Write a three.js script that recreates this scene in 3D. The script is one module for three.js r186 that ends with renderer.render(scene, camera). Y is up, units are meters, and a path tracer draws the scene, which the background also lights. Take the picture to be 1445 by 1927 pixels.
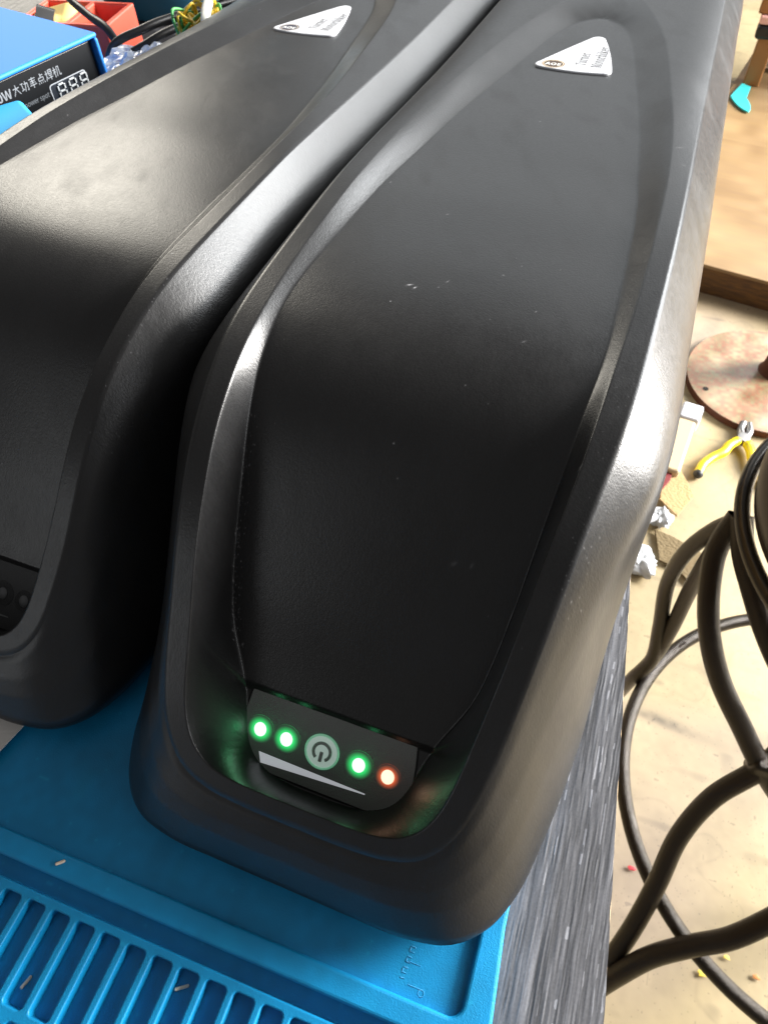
import * as THREE from 'three';
import { RoundedBoxGeometry } from 'three/addons/geometries/RoundedBoxGeometry.js';
import { mergeGeometries, toCreasedNormals } from 'three/addons/utils/BufferGeometryUtils.js';
import { RectAreaLightUniformsLib } from 'three/addons/lights/RectAreaLightUniformsLib.js';

/* ------------------------------------------------------------------ camera, light, exposure */
// world: millimetres on the bench are (X right, Y away, Z up); P() turns them into metres, y up
const P = (X, Y, Z) => new THREE.Vector3(X / 1000, Z / 1000, -Y / 1000);
const scene = new THREE.Scene();
const camera = new THREE.PerspectiveCamera(73.08, 767 / 1024, 0.01, 60);
camera.position.set(0, 0.2, 0);
{
  const r = new THREE.Vector3(0.94286, -0.02997, -0.33184), u = new THREE.Vector3(-0.24963, 0.59612, -0.76311), b = new THREE.Vector3(0.22068, 0.80234, 0.55457);
  camera.quaternion.setFromRotationMatrix(new THREE.Matrix4().makeBasis(r, u, b));
}
camera.focus = 0.19; camera.userData.fStop = 42;
scene.add(camera);
const renderer = new THREE.WebGLRenderer({ antialias: true });
renderer.setSize(767, 1024);
renderer.toneMapping = THREE.LinearToneMapping;
renderer.toneMappingExposure = 1;
renderer.shadowMap.enabled = true;
RectAreaLightUniformsLib.init();
scene.background = new THREE.Color().setRGB(0.17, 0.166, 0.164);
// daylight enters the workshop through openings well away from the bench; one fill light is added
function areaLight(azimuth, elevation, distance, w, h, color, intensity) {
  const a = azimuth * Math.PI / 180, e = elevation * Math.PI / 180;
  const l = new THREE.RectAreaLight(new THREE.Color().setRGB(...color), intensity, w, h);
  l.position.set(Math.sin(a) * Math.cos(e) * distance, 0.1 + Math.sin(e) * distance, -Math.cos(a) * Math.cos(e) * distance);
  l.lookAt(0, 0.05, 0); l.name = 'daylight_or_fill'; scene.add(l);
  return l;
}
areaLight(57, 14, 4.5, 1.7, 1.9, [1, 0.97, 0.93], 95);      // open door on the right
areaLight(35, 23, 4.5, 2.6, 1.5, [0.95, 0.98, 1], 17);       // the bright yard ahead of it
areaLight(-43, 22, 4.5, 1.2, 1.3, [1, 0.94, 0.82], 12);      // window ahead on the left
areaLight(0, 20, 6.0, 5.0, 2.4, [0.9, 0.96, 1], 1.15);       // pale far side of the room
areaLight(94, 17, 4.5, 2.6, 1.4, [0.97, 0.98, 1], 4);      // second doorway on the right
areaLight(-143, 14, 4.0, 1.4, 1.3, [0.95, 0.98, 1], 1.3);    // dim fill light added behind on the left to brighten the rims

/* ------------------------------------------------------------------ helpers */
let seed = 7;
const rnd = () => { seed = (seed * 1664525 + 1013904223) >>> 0; return seed / 4294967296; };
const rr = (a, b) => a + (b - a) * rnd();
const used = {};
function numbered(n) { const k = used[n] = (used[n] ?? -1) + 1; return k ? n + '_' + String(k).padStart(3, '0') : n; }
function shade(o) { o.traverse((m) => { if (m.isMesh) { m.castShadow = true; m.receiveShadow = true; } }); return o; }
function thing(name, label, category, pos, group) {
  const o = new THREE.Group(); o.name = numbered(name); o.userData = { label, category };
  if (group) o.userData.group = group;
  if (pos) o.position.copy(pos);
  scene.add(o); return o;
}
function part(name, geo, m, parent, label) {
  const o = new THREE.Mesh(geo, m); o.name = name; o.castShadow = o.receiveShadow = true;
  if (label) o.userData.label = label;
  parent.add(o); return o;
}
function single(name, geo, m, label, category, kind) {
  const o = new THREE.Mesh(geo, m); o.name = numbered(name); o.castShadow = o.receiveShadow = true;
  o.userData = { label }; if (category) o.userData.category = category; if (kind) o.userData.kind = kind;
  scene.add(o); return o;
}
const mat = (r, g, b, rough = 0.6, more = {}) => new THREE.MeshPhysicalMaterial({ color: new THREE.Color().setRGB(r, g, b), roughness: rough, ...more });
function lerpTable(T, x) {                              // [[x, y], ...] read with straight lines
  if (x <= T[0][0]) return T[0][1];
  for (let i = 1; i < T.length; i++) if (x <= T[i][0]) { const a = T[i - 1], b = T[i]; return a[1] + (b[1] - a[1]) * (x - a[0]) / (b[0] - a[0]); }
  return T[T.length - 1][1];
}
function smoothTable(T, x0, x1, step, width) {          // the same, resampled and smoothed: returns a function
  const n = Math.round((x1 - x0) / step) + 1, raw = new Float64Array(n), out = new Float64Array(n), w = Math.round(width / step);
  for (let i = 0; i < n; i++) raw[i] = lerpTable(T, x0 + i * step);
  for (let pass = 0; pass < 2; pass++) {
    for (let i = 0; i < n; i++) { let s = 0, c = 0; const k = Math.min(w, i, n - 1 - i); for (let j = -k; j <= k; j++) { s += raw[i + j]; c++; } out[i] = s / c; }
    raw.set(out);
  }
  return (x) => { const f = Math.min(n - 1.001, Math.max(0, (x - x0) / step)), i = Math.floor(f); return out[i] + (out[i + 1] - out[i]) * (f - i); };
}
// value noise on a torus
function noiseGrid(n, s) { const g = new Float32Array(n * n); let q = s; for (let i = 0; i < n * n; i++) { q = (q * 1664525 + 1013904223) >>> 0; g[i] = q / 4294967296; } return g; }
function makeNoise(n, s) {
  const g = noiseGrid(n, s);
  return (x, y) => {
    x *= n; y *= n; const xi = Math.floor(x), yi = Math.floor(y); let fx = x - xi, fy = y - yi; fx = fx * fx * (3 - 2 * fx); fy = fy * fy * (3 - 2 * fy);
    const a = ((xi % n) + n) % n, b = (((xi + 1) % n) + n) % n, c = (((yi % n) + n) % n) * n, d = ((((yi + 1) % n) + n) % n) * n;
    return (g[c + a] * (1 - fx) + g[c + b] * fx) * (1 - fy) + (g[d + a] * (1 - fx) + g[d + b] * fx) * fy;
  };
}
function tex(w, h, fn, srgb, rx = 1, ry = 1) {
  const d = new Uint8Array(w * h * 4);
  for (let j = 0; j < h; j++) for (let i = 0; i < w; i++) {
    const c = fn(i / w, j / h), k = (j * w + i) * 4;
    if (typeof c === 'number') d[k] = d[k + 1] = d[k + 2] = Math.max(0, Math.min(255, c * 255)); else for (let q = 0; q < 3; q++) d[k + q] = Math.max(0, Math.min(255, c[q] * 255));
    d[k + 3] = 255;
  }
  const t = new THREE.DataTexture(d, w, h); t.magFilter = THREE.LinearFilter; t.minFilter = THREE.LinearMipmapLinearFilter; t.generateMipmaps = true;
  t.wrapS = t.wrapT = THREE.RepeatWrapping; t.repeat.set(rx, ry); if (srgb) t.colorSpace = THREE.SRGBColorSpace; t.needsUpdate = true; return t;
}
function planarUV(geo, su = 1, sv = 1, ax = 'x', ay = 'z') {
  const p = geo.attributes.position, uv = new Float32Array(p.count * 2), gx = { x: 'getX', y: 'getY', z: 'getZ' };
  for (let i = 0; i < p.count; i++) { uv[2 * i] = p[gx[ax]](i) * su; uv[2 * i + 1] = p[gx[ay]](i) * sv; }
  geo.setAttribute('uv', new THREE.BufferAttribute(uv, 2)); return geo;
}
function canvasTex(w, h, draw) {
  const c = document.createElement('canvas'); c.width = w; c.height = h; draw(c.getContext('2d'), w, h);
  const t = new THREE.CanvasTexture(c); t.colorSpace = THREE.SRGBColorSpace; t.magFilter = THREE.LinearFilter; return t;
}
const curve = (pts) => new THREE.CatmullRomCurve3(pts, false, 'centripetal');
const tube = (pts, r, seg = 60, rs = 12) => new THREE.TubeGeometry(curve(pts), seg, r, rs, false);
function roundedRect(s, x0, y0, x1, y1, r) {
  s.moveTo(x0 + r, y0); s.lineTo(x1 - r, y0); s.absarc(x1 - r, y0 + r, r, -Math.PI / 2, 0); s.lineTo(x1, y1 - r); s.absarc(x1 - r, y1 - r, r, 0, Math.PI / 2);
  s.lineTo(x0 + r, y1); s.absarc(x0 + r, y1 - r, r, Math.PI / 2, Math.PI); s.lineTo(x0, y0 + r); s.absarc(x0 + r, y0 + r, r, Math.PI, Math.PI * 1.5); return s;
}
const flat = (g) => g.rotateX(-Math.PI / 2);           // shape (x, y) laid on the bench: y away, extrusion up
const n8 = makeNoise(8, 11), n32 = makeNoise(32, 23), n128 = makeNoise(128, 37), n5 = makeNoise(5, 91), n256 = makeNoise(256, 71);

/* ------------------------------------------------------------------ floor */
{
  const colour = tex(1024, 1024, (u, v) => {
    const a = n8(u, v) * 0.5 + n32(u, v) * 0.3 + n128(u, v) * 0.2, b = n32(u + 0.3, v * 1.7), s = Math.max(0, n5(u, v) - 0.55), g = n128(u * 1.0, v) > 0.93 && n32(u, v) > 0.5 ? 0.12 : 0;
    const k = 0.84 + 0.2 * (a - 0.5) - 0.5 * Math.max(0, b - 0.78) - 0.35 * s - g;
    const st = Math.exp(-(((u - 0.21) / 0.045) ** 2 + ((v - 0.586 - 0.12 * (u - 0.21)) / 0.008) ** 2)) * 0.13 * (0.5 + n128(u, v)) + (n256(u * 2, v * 2) > 0.975 ? 0.1 : 0);
    const veins = Math.max(0, 1 - Math.abs(n8(u + 0.07 * n32(u, v), v) - 0.5) * 60) * 0.06;
    const c = k * 0.77 + 0.1 * (n8(u * 1.3 + 0.2, v * 0.9) - 0.5) - veins * 0.5 - st * 1.3; return [c, c * 0.9, c * 0.69 + 0.25 * s];
  }, true, 0.9, 0.9);
  const bump = tex(512, 512, (u, v) => n128(u, v) * 0.5 + n32(u, v) * 0.5, false, 2, 2);
  const m = new THREE.MeshStandardMaterial({ map: colour, roughness: 0.55, bumpMap: bump, bumpScale: 0.00012 });
  const g = new THREE.PlaneGeometry(24, 24, 1, 1).rotateX(-Math.PI / 2); planarUV(g, 1, 1);
  const f = single('floor', g, m, 'worn cream concrete floor with grey stains beside the bench', null, 'structure'); f.position.y = -0.8;
}

/* ------------------------------------------------------------------ workbench */
{
  const b = thing('workbench', 'grey wood-grain laminate workbench with chipped pale edge under the blue mat', 'workbench', P(0, 0, -800));
  const edgeX = (Y) => 44.2 - 0.082 * Y;
  const outline = [];
  for (let Y = -420; Y <= 900; Y += 2.2) outline.push([edgeX(Y) + 0.35 * (n128(Y / 380, 0.3) - 0.5) + (n128(Y / 300, 0.7) > 0.84 ? -0.9 * n32(Y / 90, 0.2) : 0), Y]);
  const top = new THREE.Shape(); top.moveTo(-1.2, -0.42);
  for (const [x, y] of outline) top.lineTo(x / 1000, y / 1000);
  top.lineTo(-1.2, 0.9); top.closePath();
  const grain = tex(2048, 2048, (u, v) => {
    const w = u + 0.0016 * n8(u, v) + 0.0007 * n32(u, v * 2);
    const a = n128(w, v * 0.05), c = n256(w * 1.9, v * 0.12), band = n32(w * 2, v * 0.03);
    let k = 0.365 + 0.09 * (a - 0.5) + 0.11 * (c - 0.5) + 0.10 * (band - 0.5);
    const line = n256(w * 2.3 + 0.11, v * 0.03); if (line > 0.74) k -= 0.055 * Math.min(1, (line - 0.74) * 30); else if (line < 0.24) k += 0.05 * Math.min(1, (0.24 - line) * 30);
    k += 0.05 * (n256(u * 3.1, v * 2.3) - 0.5);
    const dash = n256(w * 1.5 + 0.37, v * 0.012), broken = n256(w * 0.8 + 0.1, v * 0.34);
    if (dash > 0.8 && broken > 0.52) k += 0.17 * Math.min(1, (dash - 0.8) * 45) * Math.min(1, (broken - 0.52) * 25);
    return [k * 1.0, k * 1.0, k * 1.035];
  }, true);
  const bump = tex(1024, 1024, (u, v) => { const w = u + 0.0016 * n8(u, v) + 0.0007 * n32(u, v * 2); return 0.5 + 0.3 * (n256(w * 1.9, v * 0.12) - 0.5) + 0.4 * (n128(w, v * 0.05) - 0.5); }, false);
  for (const t of [grain, bump]) t.repeat.set(4.5, 4.5);
  const lam = new THREE.MeshPhysicalMaterial({ map: grain, roughness: 0.42, bumpMap: bump, bumpScale: 0.0004 });
  const gt = flat(new THREE.ExtrudeGeometry(top, { depth: 0.0012, bevelEnabled: false })); planarUV(gt);
  const t = part('laminate_top', gt, lam, b); t.position.y = 0.8 - 0.0052;
  const core = new THREE.Shape(); core.moveTo(-1.2, -0.42);
  for (let Y = -420; Y <= 900; Y += 6) core.lineTo((edgeX(Y) + 0.5) / 1000, Y / 1000);
  core.lineTo(-1.2, 0.9); core.closePath();
  const cm = new THREE.MeshStandardMaterial({ color: new THREE.Color().setRGB(0.62, 0.46, 0.28), roughness: 0.85, bumpMap: tex(256, 256, (u, v) => n128(u, v), false, 30, 30), bumpScale: 0.0006 });
  const gc = flat(new THREE.ExtrudeGeometry(core, { depth: 0.018, bevelEnabled: true, bevelSize: 0.0007, bevelThickness: 0.0007, bevelOffset: -0.0007, bevelSegments: 2 })); planarUV(gc);
  part('board_core', gc, cm, b).position.y = 0.8 - 0.0056 - 0.0187;
  for (const [x, y] of [[-0.08, -0.3], [-0.15, 0.8], [-1.1, -0.3], [-1.1, 0.8]]) {
    const l = part('leg', new RoundedBoxGeometry(0.05, 0.775, 0.05, 2, 0.004), mat(0.05, 0.05, 0.055, 0.5), b); l.position.set(x, 0.3875, -y);
  }
}

/* ------------------------------------------------------------------ silicone mat */
{
  const mt = thing('silicone_mat', 'blue silicone work mat with a row of slots under the black batteries', 'work mat', P(0, 0, -4));
  const bump = tex(512, 512, (u, v) => 0.5 * n256(u, v) + 0.5 * n128(u, v), false, 30, 30);
  const blotch = tex(512, 512, (u, v) => { const k = 0.93 + 0.1 * (n32(u, v) - 0.5) + 0.06 * (n128(u, v) - 0.5); const d = n256(u, v) > 0.985 ? 0.12 : 0, q = Math.max(0, n32(u * 2, v) - 0.7) * 0.12; return [d * 0.6, 0.56 * k + d * 0.6 + q * 0.4, 0.79 * k + d * 0.4]; }, true, 3, 3);
  const sm = new THREE.MeshPhysicalMaterial({ map: blotch, roughness: 0.5, bumpMap: bump, bumpScale: 0.00005 });
  const S = (pts) => { const s = new THREE.Shape(); pts.forEach(([x, y], i) => i ? s.lineTo(x / 1000, y / 1000) : s.moveTo(x / 1000, y / 1000)); s.closePath(); return s; };
  const ex = (s, d, b = 0.0006) => planarUV(flat(new THREE.ExtrudeGeometry(s, { depth: d / 1000 - 2 * b, bevelEnabled: true, bevelSize: b, bevelThickness: b, bevelOffset: -b, bevelSegments: 3, curveSegments: 8 })).translate(0, b, 0));
  // central field
  const field = part('field', ex(S([[-430, 3], [12, 3], [12, 264], [-430, 264]]), 4, 0.0002), sm, mt);
  // raised rim round the field, with rounded inner corners
  const rim = S([[-436, -1.2], [18.4, -1.2], [16.2, 26], [15, 272], [-436, 272]]), hole = new THREE.Path();
  roundedRect(hole, -0.426, 0.0046, 0.0105, 0.262, 0.0032); rim.holes.push(hole);
  part('rim', ex(rim, 6.0, 0.0009), sm, mt);
  // channel floor, slot tray with rounded holes, tray floor
  const base = S([[-436, -60], [20.4, -60], [18.4, -1.0], [-436, -1.0]]);
  part('tray_floor', ex(base, 1.0, 0.0002), sm, mt);
  const tray = S([[-436, -60], [8, -60], [8.6, -5.6], [-436, -5.6]]);
  for (let k = -38; k <= 15; k++) {
    const x = -105.5 + 7.42 * k; if (x > -1) continue;
    const h = new THREE.Path(); roundedRect(h, (x - 2.75) / 1000, -0.0282, (x + 2.75) / 1000, -0.0076, 0.0011); tray.holes.push(h);
  }
  for (let k = -10; k <= 1; k++) { const h = new THREE.Path(); roundedRect(h, (-60 + 30 * k) / 1000, -0.056, (-60 + 30 * k + 27.5) / 1000, -0.0306, 0.0015); if (-60 + 30 * k + 27.5 < 4) tray.holes.push(h); }
  part('slot_tray', ex(tray, 4.4, 0.00045), sm, mt);
  part('side_strip', ex(S([[9.6, -60], [20.4, -60], [18.4, -1.3], [11, -1.3]]), 6.0, 0.0008), sm, mt);
  // embossed marks in the corner of the field
  const marks = [];
  const bar = (X, Y, w, h) => marks.push(new RoundedBoxGeometry(w / 1000, 0.0004, h / 1000, 2, 0.00019).translate(X / 1000, 0.0039, -Y / 1000));
  for (let i = 0; i < 7; i++) { bar(-4.6 + 0.12 * i, 8.1 + 1.15 * i, 1.35, 0.38); if (i % 2) bar(-5.1 + 0.12 * i, 8.6 + 1.15 * i, 0.4, 0.9); }
  bar(-2.6, 11.8, 3.1, 0.3); bar(-1.2, 7.3, 3.4, 0.35);
  const ring = new THREE.TorusGeometry(0.0007, 0.0002, 8, 24).rotateX(Math.PI / 2).translate(0.0006, 0.00388, -0.0066);
  part('embossed_mark', mergeGeometries([...marks, ring.toNonIndexed()]), sm, mt);
}

/* ------------------------------------------------------------------ paper under the left battery */
{
  const s = new THREE.Shape(); [[-128.7, 30.8], [-131.4, 19.3], [-136, -4], [-230, 12], [-216, 66]].forEach(([x, y], i) => i ? s.lineTo(x / 1000, y / 1000) : s.moveTo(x / 1000, y / 1000));
  const g = flat(new THREE.ExtrudeGeometry(s, { depth: 0.0004, bevelEnabled: false })).translate(0, 0.0023, 0); planarUV(g);
  single('card', g, new THREE.MeshStandardMaterial({ color: new THREE.Color().setRGB(0.62, 0.6, 0.57), roughness: 0.85, bumpMap: tex(128, 128, (u, v) => n128(u, v), false, 20, 20), bumpScale: 0.0001 }), 'pale grey card lying under the near end of the left battery', 'card');
}

/* ------------------------------------------------------------------ batteries */
const rimZ = smoothTable([[10.4, 8.64], [20.8, 20.08], [26, 24.76], [30.16, 28.92], [35.67, 34.64], [38.48, 37.97], [41.6, 41.09], [45.14, 44.42], [48.88, 48.16], [52.62, 51.28], [56.47, 55.44], [60.53, 60.02], [64.48, 64.38], [69.16, 69.17], [73.84, 73.43], [79.04, 77.59], [84.24, 81.96], [91, 85.81], [97.76, 88.72], [105.04, 91.42], [112.94, 93.5], [122.72, 94.54], [136.24, 94.86], [156, 94.65], [187.2, 93.82], [225.68, 91.63], [264.16, 89.55], [315.12, 86.43], [372.32, 83.52], [436.8, 80.4], [520, 75.2]], 0, 530, 0.5, 5);
const padZ = smoothTable([[31.2, 10.72], [41.6, 18.62], [52, 27.67], [58.86, 33.91], [63.44, 39.22], [68.12, 45.04], [72.8, 50.86], [78.42, 57], [83.62, 62.93], [88.82, 68.96], [94.12, 75.2], [99.84, 81.44], [106.08, 86.64], [114.4, 90.8], [124.49, 93.09], [137.28, 93.5], [152.88, 93.09], [172.64, 92.05], [193.44, 91.11], [218.4, 89.34], [249.6, 87.58], [279.76, 85.81], [324.48, 83.1], [372.32, 80.82], [436.8, 77.8], [520, 72.6]], 0, 530, 0.5, 5);
const PANEL_TOP = [53.6, 27.2], PANEL_SLOPE = 0.85;      // control panel plane: starts under the end of the pad
const panelZ = (Y) => PANEL_TOP[1] - (PANEL_TOP[0] - Y) * PANEL_SLOPE;
const outerHalf = [[30.16, 0], [30.16, 10.4], [30.37, 19.76], [31.2, 26], [32.66, 29.54], [35.36, 31.82], [38.48, 33.07], [42.02, 33.7], [46.8, 34.32], [52, 35.36], [57.82, 36.19], [63.44, 37.02], [70.72, 37.86], [78, 38.58], [85.28, 39.31], [94.64, 40.35], [106.08, 41.29], [121.68, 42.12], [140.4, 43.16], [163.28, 43.78], [192.4, 43.89], [213.2, 43.58], [235.04, 42.64], [255.84, 40.98], [276.64, 38.48], [305.76, 34.84], [334.88, 30.47], [358.8, 24.96], [380.64, 18.1], [397.28, 11.65], [406.64, 6.24], [410.8, 0]];
const floorHalf = [[37.4, 0], [37.4, 8], [37.7, 13], [38.8, 17.5], [41, 21], [44.5, 23.3], [49, 23.7], [53, 24], [55.4, 25.6], [57.6, 28.2], [60, 30.8], [63.4, 32.4], [68.64, 33.9], [73.84, 34.74], [79.04, 35.57], [85.28, 36.19], [95.68, 37.13], [108.16, 38.06], [116.48, 38.58], [126.88, 39.42], [141.44, 39.62], [157.04, 39], [177.84, 38.48], [200.72, 37.34], [227.76, 34.63], [261.04, 30.78], [294.32, 25.48], [322.4, 21.01], [345.28, 16.85], [360.88, 12.27], [370.24, 7.28], [374.4, 0]];
function contour(half) { // smooth closed outline [v, Y]
  const c = new THREE.CatmullRomCurve3(half.map(([y, w]) => new THREE.Vector3(w, y, 0)), false, 'centripetal'), raw = c.getSpacedPoints(240), out = [], pts = raw.map((p, i) => { const q = new THREE.Vector3(); let n = 0; const w = Math.min(5, i, raw.length - 1 - i); for (let k = -w; k <= w; k++) { q.add(raw[i + k]); n++; } return q.divideScalar(n); });
  for (const p of pts) out.push([Math.max(0, p.x), p.y]);
  for (let i = pts.length - 2; i > 0; i--) out.push([-Math.max(0, pts[i].x), pts[i].y]);
  return out;
}
function signedDistance(C) { // negative inside
  const n = C.length;
  return (x, y) => {
    let d = 1e9, inside = false;
    for (let i = 0, j = n - 1; i < n; j = i++) {
      const ax = C[j][0], ay = C[j][1], bx = C[i][0], by = C[i][1], ex = bx - ax, ey = by - ay, wx = x - ax, wy = y - ay;
      let t = (wx * ex + wy * ey) / (ex * ex + ey * ey + 1e-12); t = t < 0 ? 0 : t > 1 ? 1 : t;
      const qx = wx - ex * t, qy = wy - ey * t, q = qx * qx + qy * qy; if (q < d) d = q;
      if ((ay > y) !== (by > y) && x < ex * (y - ay) / ey + ax) inside = !inside;
    }
    return inside ? -Math.sqrt(d) : Math.sqrt(d);
  };
}
const sdOuter = signedDistance(contour(outerHalf)), sdFloor = signedDistance(contour(floorHalf));
const smooth = (a, b, x) => { const t = Math.min(1, Math.max(0, (x - a) / (b - a))); return t * t * (3 - 2 * t); };
function floorHeight(Y, v) {
  const pad = padZ(Y) - 1.2 * smooth(130, 230, Y) + 0.9 * (1 - Math.min(1, (v / 40) ** 2)) * smooth(54, 73, Y) - 0.5, pan = panelZ(Y);
  return Y > 58 ? pad : pan + (Math.max(pad, pan + 0.35) - pan) * smooth(PANEL_TOP[0] - 0.1, PANEL_TOP[0] + 0.7, Y);
}
function topHeight(Y, v) {
  const av = Math.abs(v), hr = rimZ(Y) + 0.8 * smooth(130, 230, Y) - smooth(170, 300, Y) * 0.015 * Math.max(0, av - 36) ** 2;
  const dO = sdOuter(av, Y);
  if (dO >= 0) return hr;
  const dF = sdFloor(av, Y), hf = floorHeight(Y, v);
  if (dF <= 0) return hf;
  let t = -dO / (-dO + dF); t = 0.92 * t + 0.08 * t * t * (3 - 2 * t);
  return hr + (hf - hr) * t;
}
function casingGeometry() {
  const B = [[15.4, 0], [15.4, 17.5], [15.7, 31.5], [18.2, 42.2], [24.2, 49.4], [33.5, 54.2], [46, 57.2], [62, 59.8], [82, 61.8], [106, 62], [150, 60.4], [250, 60.6], [400, 60], [480, 59], [500, 54], [506, 40], [507, 0]];
  const R = [[26.5, 0], [26.6, 13.5], [27.4, 23.4], [29.4, 30.2], [32.8, 34.7], [38, 38.1], [47.8, 40.8], [62.4, 42.8], [83.2, 45.1], [114.4, 48.3], [156, 49.7], [260, 50.3], [416, 49.9], [483.6, 48.9], [499.2, 43.7], [505.4, 31.2], [506.5, 0]];
  const cv = (A) => new THREE.CatmullRomCurve3(A.map(([y, w]) => new THREE.Vector3(w, y, 0)), false, 'centripetal');
  const cb = cv(B), cr = cv(R), half = [];
  const segs = [22, 18, 16, 14, 14, 16, 18, 26, 36, 44, 88, 110, 34, 14, 8, 12];
  segs.forEach((n, i) => { for (let k = 0; k < n; k++) half.push((i + k / n) / (B.length - 1)); }); half.push(1);
  const ring = [];
  for (const t of half) { const b = cb.getPoint(t), r = cr.getPoint(t); ring.push([b.x, b.y, r.x, r.y]); }
  for (let i = half.length - 2; i > 0; i--) { const q = ring[i]; ring.push([-q[0], q[1], -q[2], q[3]]); }
  const N = ring.length;
  const tall = [[0, 0], [0.03, 0.2], [0.06, 0.4], [0.1, 0.66], [0.145, 0.9], [0.18, 0.965], [0.25, 1], [0.95, 1], [1, 1]];    // fraction of height lost -> of width gained
  const low = [[0, 0], [0.04, 0.09], [0.25, 0.36], [0.5, 0.62], [0.75, 0.83], [0.9, 0.95], [1, 1]];
  const sTall = smoothTable(tall, 0, 1, 0.005, 0.015), sLow = smoothTable(low, 0, 1, 0.005, 0.02);
  const levels = [], SIDE = 46, TOP = 150, Z0 = 2.4, FOOT = 8;
  const pos = [], fix = [];
  const put = (x, y, z) => { pos.push(x / 1000, z / 1000, -y / 1000); };
  // bottom edge
  for (const q of ring) put(q[0] * 0.86, q[1] + (q[1] < 70 ? (70 - q[1]) * 0.15 : 0), Z0); levels.push(0);
  for (let j = 0; j <= 8; j++) { const a = j / 8 * Math.PI / 2; for (const q of ring) { const k = 1 - 0.14 * (1 - Math.sin(a)); put(q[0] * k, q[1] + (q[1] < 70 ? (70 - q[1]) * (1 - k) : 0), Z0 + FOOT * (1 - Math.cos(a))); } }
  for (let j = 1; j <= SIDE; j++) {
    const f = 1 - j / SIDE, fl = Math.pow(f, 1.35);
    for (const q of ring) {
      const zr = topHeight(q[3], q[2]) - 0.5, k = smooth(55, 150, q[3]), w = sLow(fl) * (1 - k) + sTall(fl) * k, z = Z0 + FOOT + (zr - Z0 - FOOT) * (1 - fl);
      put(q[2] + (q[0] - q[2]) * w, q[3] + (q[1] - q[3]) * w, z);
    }
  }
  const firstTop = pos.length / 3;
  for (let j = 1; j <= TOP; j++) {
    const t = Math.pow(j / TOP, 1.25);
    for (const q of ring) {
      const sy = Math.min(440, Math.max(70, q[3])), x = q[2] * (1 - t), y = q[3] + (sy - q[3]) * t;
      const d = Math.hypot(x - q[2], y - q[3]), lip = d < 1.3 ? 0.5 * (1 - d / 1.3) ** 2 : 0;
      put(x, y, topHeight(y, x) - lip);
    }
  }
  const rows = pos.length / 3 / N, idx = [];
  for (let j = 0; j < rows - 1; j++) for (let i = 0; i < N; i++) {
    const a = j * N + i, b = j * N + (i + 1) % N, c = a + N, d = b + N; idx.push(a, b, c, b, d, c);
  }
  // flat underside
  const cI = pos.length / 3; put(0, 250, Z0); for (let i = 0; i < N; i++) idx.push(cI, (i + 1) % N, i);
  const g = new THREE.BufferGeometry(); g.setAttribute('position', new THREE.Float32BufferAttribute(pos, 3)); g.setIndex(idx); g.computeVertexNormals();
  // exact normals inside the ridge
  const nor = g.attributes.normal, e = 0.25, v3 = new THREE.Vector3();
  for (let k = firstTop + N * 12; k < cI; k++) {
    const x = pos[3 * k] * 1000, y = -pos[3 * k + 2] * 1000;
    if (k < cI - N * 6) continue;
    v3.set(-(topHeight(y, x + e) - topHeight(y, x - e)) / (2 * e), 1, (topHeight(y + e, x) - topHeight(y - e, x)) / (2 * e)).normalize(); nor.setXYZ(k, v3.x, v3.y, v3.z);
  }
  planarUV(g); return g;
}
const casingGeo = casingGeometry();
// satin black moulding: fine spark texture, dust and small scuffs (uv in metres: x across, z along)
const dustSpots = [[-11.4, 143, 2.2, 0.7, 0.75], [-9.8, 142.2, 1.6, 0.6, 0.8], [-4.2, 144.1, 0.7, 0.4, 0.5], [-2.8, 147.2, 1.7, 0.5, 0.45], [-36.1, 195.5, 0.9, 0.5, 0.7], [-13.2, 180.9, 1.3, 0.4, 0.6], [-13.7, 135.2, 0.6, 0.5, 0.7], [-0.5, 100.5, 0.7, 0.45, 0.7], [2.3, 95.1, 0.5, 0.4, 0.5], [21.1, 142.5, 0.8, 0.4, 0.5], [9.8, 154.9, 0.8, 0.5, 0.5], [13.2, 160.6, 0.6, 0.4, 0.4], [20.9, 130.7, 1.8, 0.6, 0.3], [11.7, 115, 0.6, 0.4, 0.5], [19.7, 84.8, 2.4, 1, 0.25], [23.8, 85.2, 1.6, 0.8, 0.25], [-28.7, 60.6, 1, 0.5, 0.5], [-2.7, 254.8, 1.1, 0.6, 0.6], [40.7, 100.5, 1.6, 0.4, 0.4], [17.9, 112.2, 0.5, 0.3, 0.3], [23, 162.8, 0.9, 0.3, 0.3], [44.5, 240, 4, 1.2, 0.25], [47, 228, 2, 2, 0.15]];
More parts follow.
